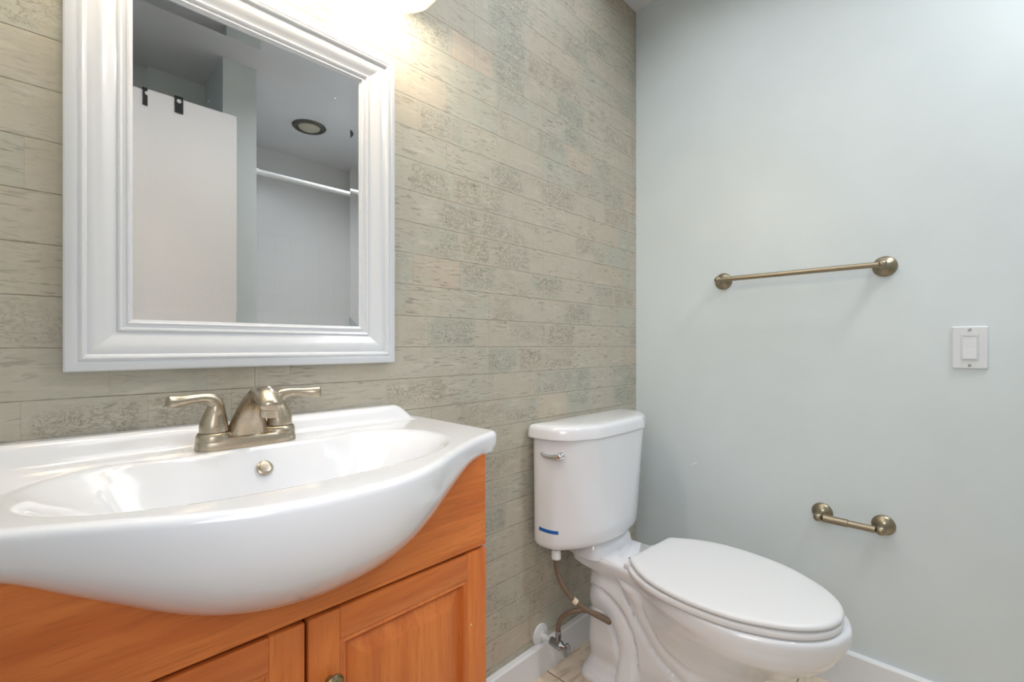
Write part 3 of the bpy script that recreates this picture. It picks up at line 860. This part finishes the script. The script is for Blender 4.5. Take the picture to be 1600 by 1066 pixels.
sw = thing('light_switch', 'white rocker light switch plate on the pale green wall', 'light switch', (0, -.992, 1.0445))
def yz_ring(hy2, hz2, x, r=.003):
    out = []
    for cy, cz, a0 in ((hy2 - r, hz2 - r, 0), (-hy2 + r, hz2 - r, 90), (-hy2 + r, -hz2 + r, 180), (hy2 - r, -hz2 + r, 270)):
        for k in range(4):
            a = math.radians(a0 + 30 * k); out.append((x, cy + r * math.cos(a), cz + r * math.sin(a)))
    return out
MB().loft([yz_ring(.0345, .0565, 0), yz_ring(.0345, .0565, -.0035), yz_ring(.0325, .0545, -.0060), yz_ring(.0175, .0345, -.0062, .0015), yz_ring(.0172, .0342, -.0054, .0015)]).build('plate', M['plast'], sw, angle=25)
MB().loft([yz_ring(.0163, .0333, -.002, .001), yz_ring(.0166, .0336, -.0072, .001), yz_ring(.0140, .031, -.0072, .001), yz_ring(.0138, .0308, -.0058, .001)]).build('rocker_frame', M['plast'], sw, angle=20)
rk = MB()
rk.loft([[(-.0045, -.0134, -.0305), (-.0045, .0134, -.0305), (-.0088, .0134, -.0303), (-.0088, -.0134, -.0303)],
         [(-.0045, -.0134, 0), (-.0045, .0134, 0), (-.0070, .0134, 0), (-.0070, -.0134, 0)],
         [(-.0045, -.0134, .0305), (-.0045, .0134, .0305), (-.0062, .0134, .0303), (-.0062, -.0134, .0303)]])
rk.build('rocker', M['plast'], sw, smooth=False)
for z in (.0475, -.0475):
    MB().lathe([(.0032, 0), (.0030, .0012), (.0016, .0016), (.0014, .0006), (.0002, .0006)], (-.0060, 0, z), (-1, 0, 0), 14).build('screw', M['valve'], sw)

# ---------------------------------------------------------------- vanity light above the mirror
VLX = -1.452
vl = thing('vanity_light', 'vanity light with alabaster glass bowl shades under metal caps, above the mirror', 'wall lamp', (VLX, 0, 1.872))
MB().bbox(-.28, -.030, .03, .28, 0, .125, .008).build('back_plate', M['bronze'], vl)
SY = -.128                                  # distance of the lamps from the wall
for x in (-.252, 0, .252):
    MB().sweep(spline([(x, -.025, .080), (x, -.070, .088), (x, -.112, .078), (x, SY, .050)], 14), [.007] * 14, 14).build('arm', M['bronze'], vl)
    MB().lathe([(.006, .060), (.012, .056), (.024, .040), (.060, .018), (.080, .004), (.0855, -.003), (.0865, -.008), (.084, -.010), (.082, -.006), (.058, .010), (.022, .030), (.002, .032)], (x, SY, 0), (0, 0, 1), 40).build('shade_cap', M['bronze'], vl)
    outp = [(.0825, -.008), (.0825, -.020), (.080, -.036), (.073, -.053), (.061, -.068), (.045, -.079), (.026, -.086), (.008, -.0885), (.0004, -.0886)]
    inp = [(.0004, -.0851), (.008, -.085), (.025, -.0825), (.043, -.0755), (.058, -.065), (.0695, -.051), (.0765, -.035), (.079, -.020), (.079, -.008)]
    MB().lathe(outp + inp, (x, SY, 0), (0, 0, 1), 48).build('lamp_shade', M['alab'], vl, angle=60)
    bprof = [(.021 * math.sin(a), -.021 * math.cos(a)) for a in [PI * i / 12 for i in range(13)]]
    bprof[0] = (.0004, bprof[0][1]); bprof[-1] = (.0004, bprof[-1][1])
    MB().lathe(bprof, (x, SY, -.014), (0, 0, 1), 24).build('bulb', M['bulb'], vl)

# ---------------------------------------------------------------- behind the camera, seen in the mirror
DX1 = -1.160
dr = thing('door', 'plain white flat door standing open, seen in the mirror', 'door', (DX1 - .76, -1.24, 0))
MB().bbox(0, -.035, .010, .76, 0, 2.02, .002).build('door_panel', M['door'], dr)
for z in (.25, 1.1, 1.85):
    MB().lathe([(.006, -.045), (.006, .045)], (-.006, .004, z), (0, 0, 1), 12).build('hinge', M['valve'], dr)
kn = MB().lathe([(.026, 0), (.026, .004), (.011, .008), (.010, .026), (.022, .034), (.027, .046), (.022, .058), (.0005, .062)], (.70, 0, .95), (0, 1, 0), 28)
kn.build('door_knob', M['bronze'], dr)
for hx2 in (-1.362,):
    hk = thing('door_bracket', 'small black metal bracket over the top of the white door, seen in the mirror', 'bracket', (hx2, -1.24, 2.02))
    MB().box(-.014, .001, -.058, .014, .0035, .0075).box(-.014, -.036, .0045, .014, .0035, .0075).box(-.014, -.0385, -.03, .014, -.036, .0075).build('strap', M['black'], hk, smooth=False)
    MB().lathe([(.0075, 0), (.0075, .0015), (.0004, .002)], (0, .0034, -.012), (0, 1, 0), 16).build('screw', M['plast'], hk)

rod = thing('shower_rod', 'white shower curtain rod across the shower, seen in the mirror', 'curtain rod', (-.49, -1.665, 1.955))
MB().lathe([(.0135, -.478), (.0135, .478)], (0, 0, 0), (1, 0, 0), 24).build('tube', M['plast'], rod)
for s in (-1, 1):
    MB().lathe([(.030, 0), (.030, .006), (.018, .016), (.0165, .030), (.014, .032)], (s * .489, 0, 0), (-s, 0, 0), 28).build('end_flange', M['plast'], rod)

cl = thing('ceiling_light', 'round recessed ceiling light with dark metal trim ring, seen in the mirror', 'ceiling light', (-.545, -2.012, HC))
MB().lathe([(.098, 0), (.100, -.004), (.092, -.012), (.080, -.014), (.070, -.008), (.068, -.002)][::-1], (0, 0, 0), (0, 0, 1), 40).build('trim_ring', M['trim'], cl)
MB().lathe([(.067, -.001), (.064, -.010), (.050, -.018), (.028, -.023), (.0005, -.0245)], (0, 0, 0), (0, 0, 1), 36).build('diffuser', simple('frosted_diffuser', lin(196, 190, 172), .5, mottled=.05), cl)
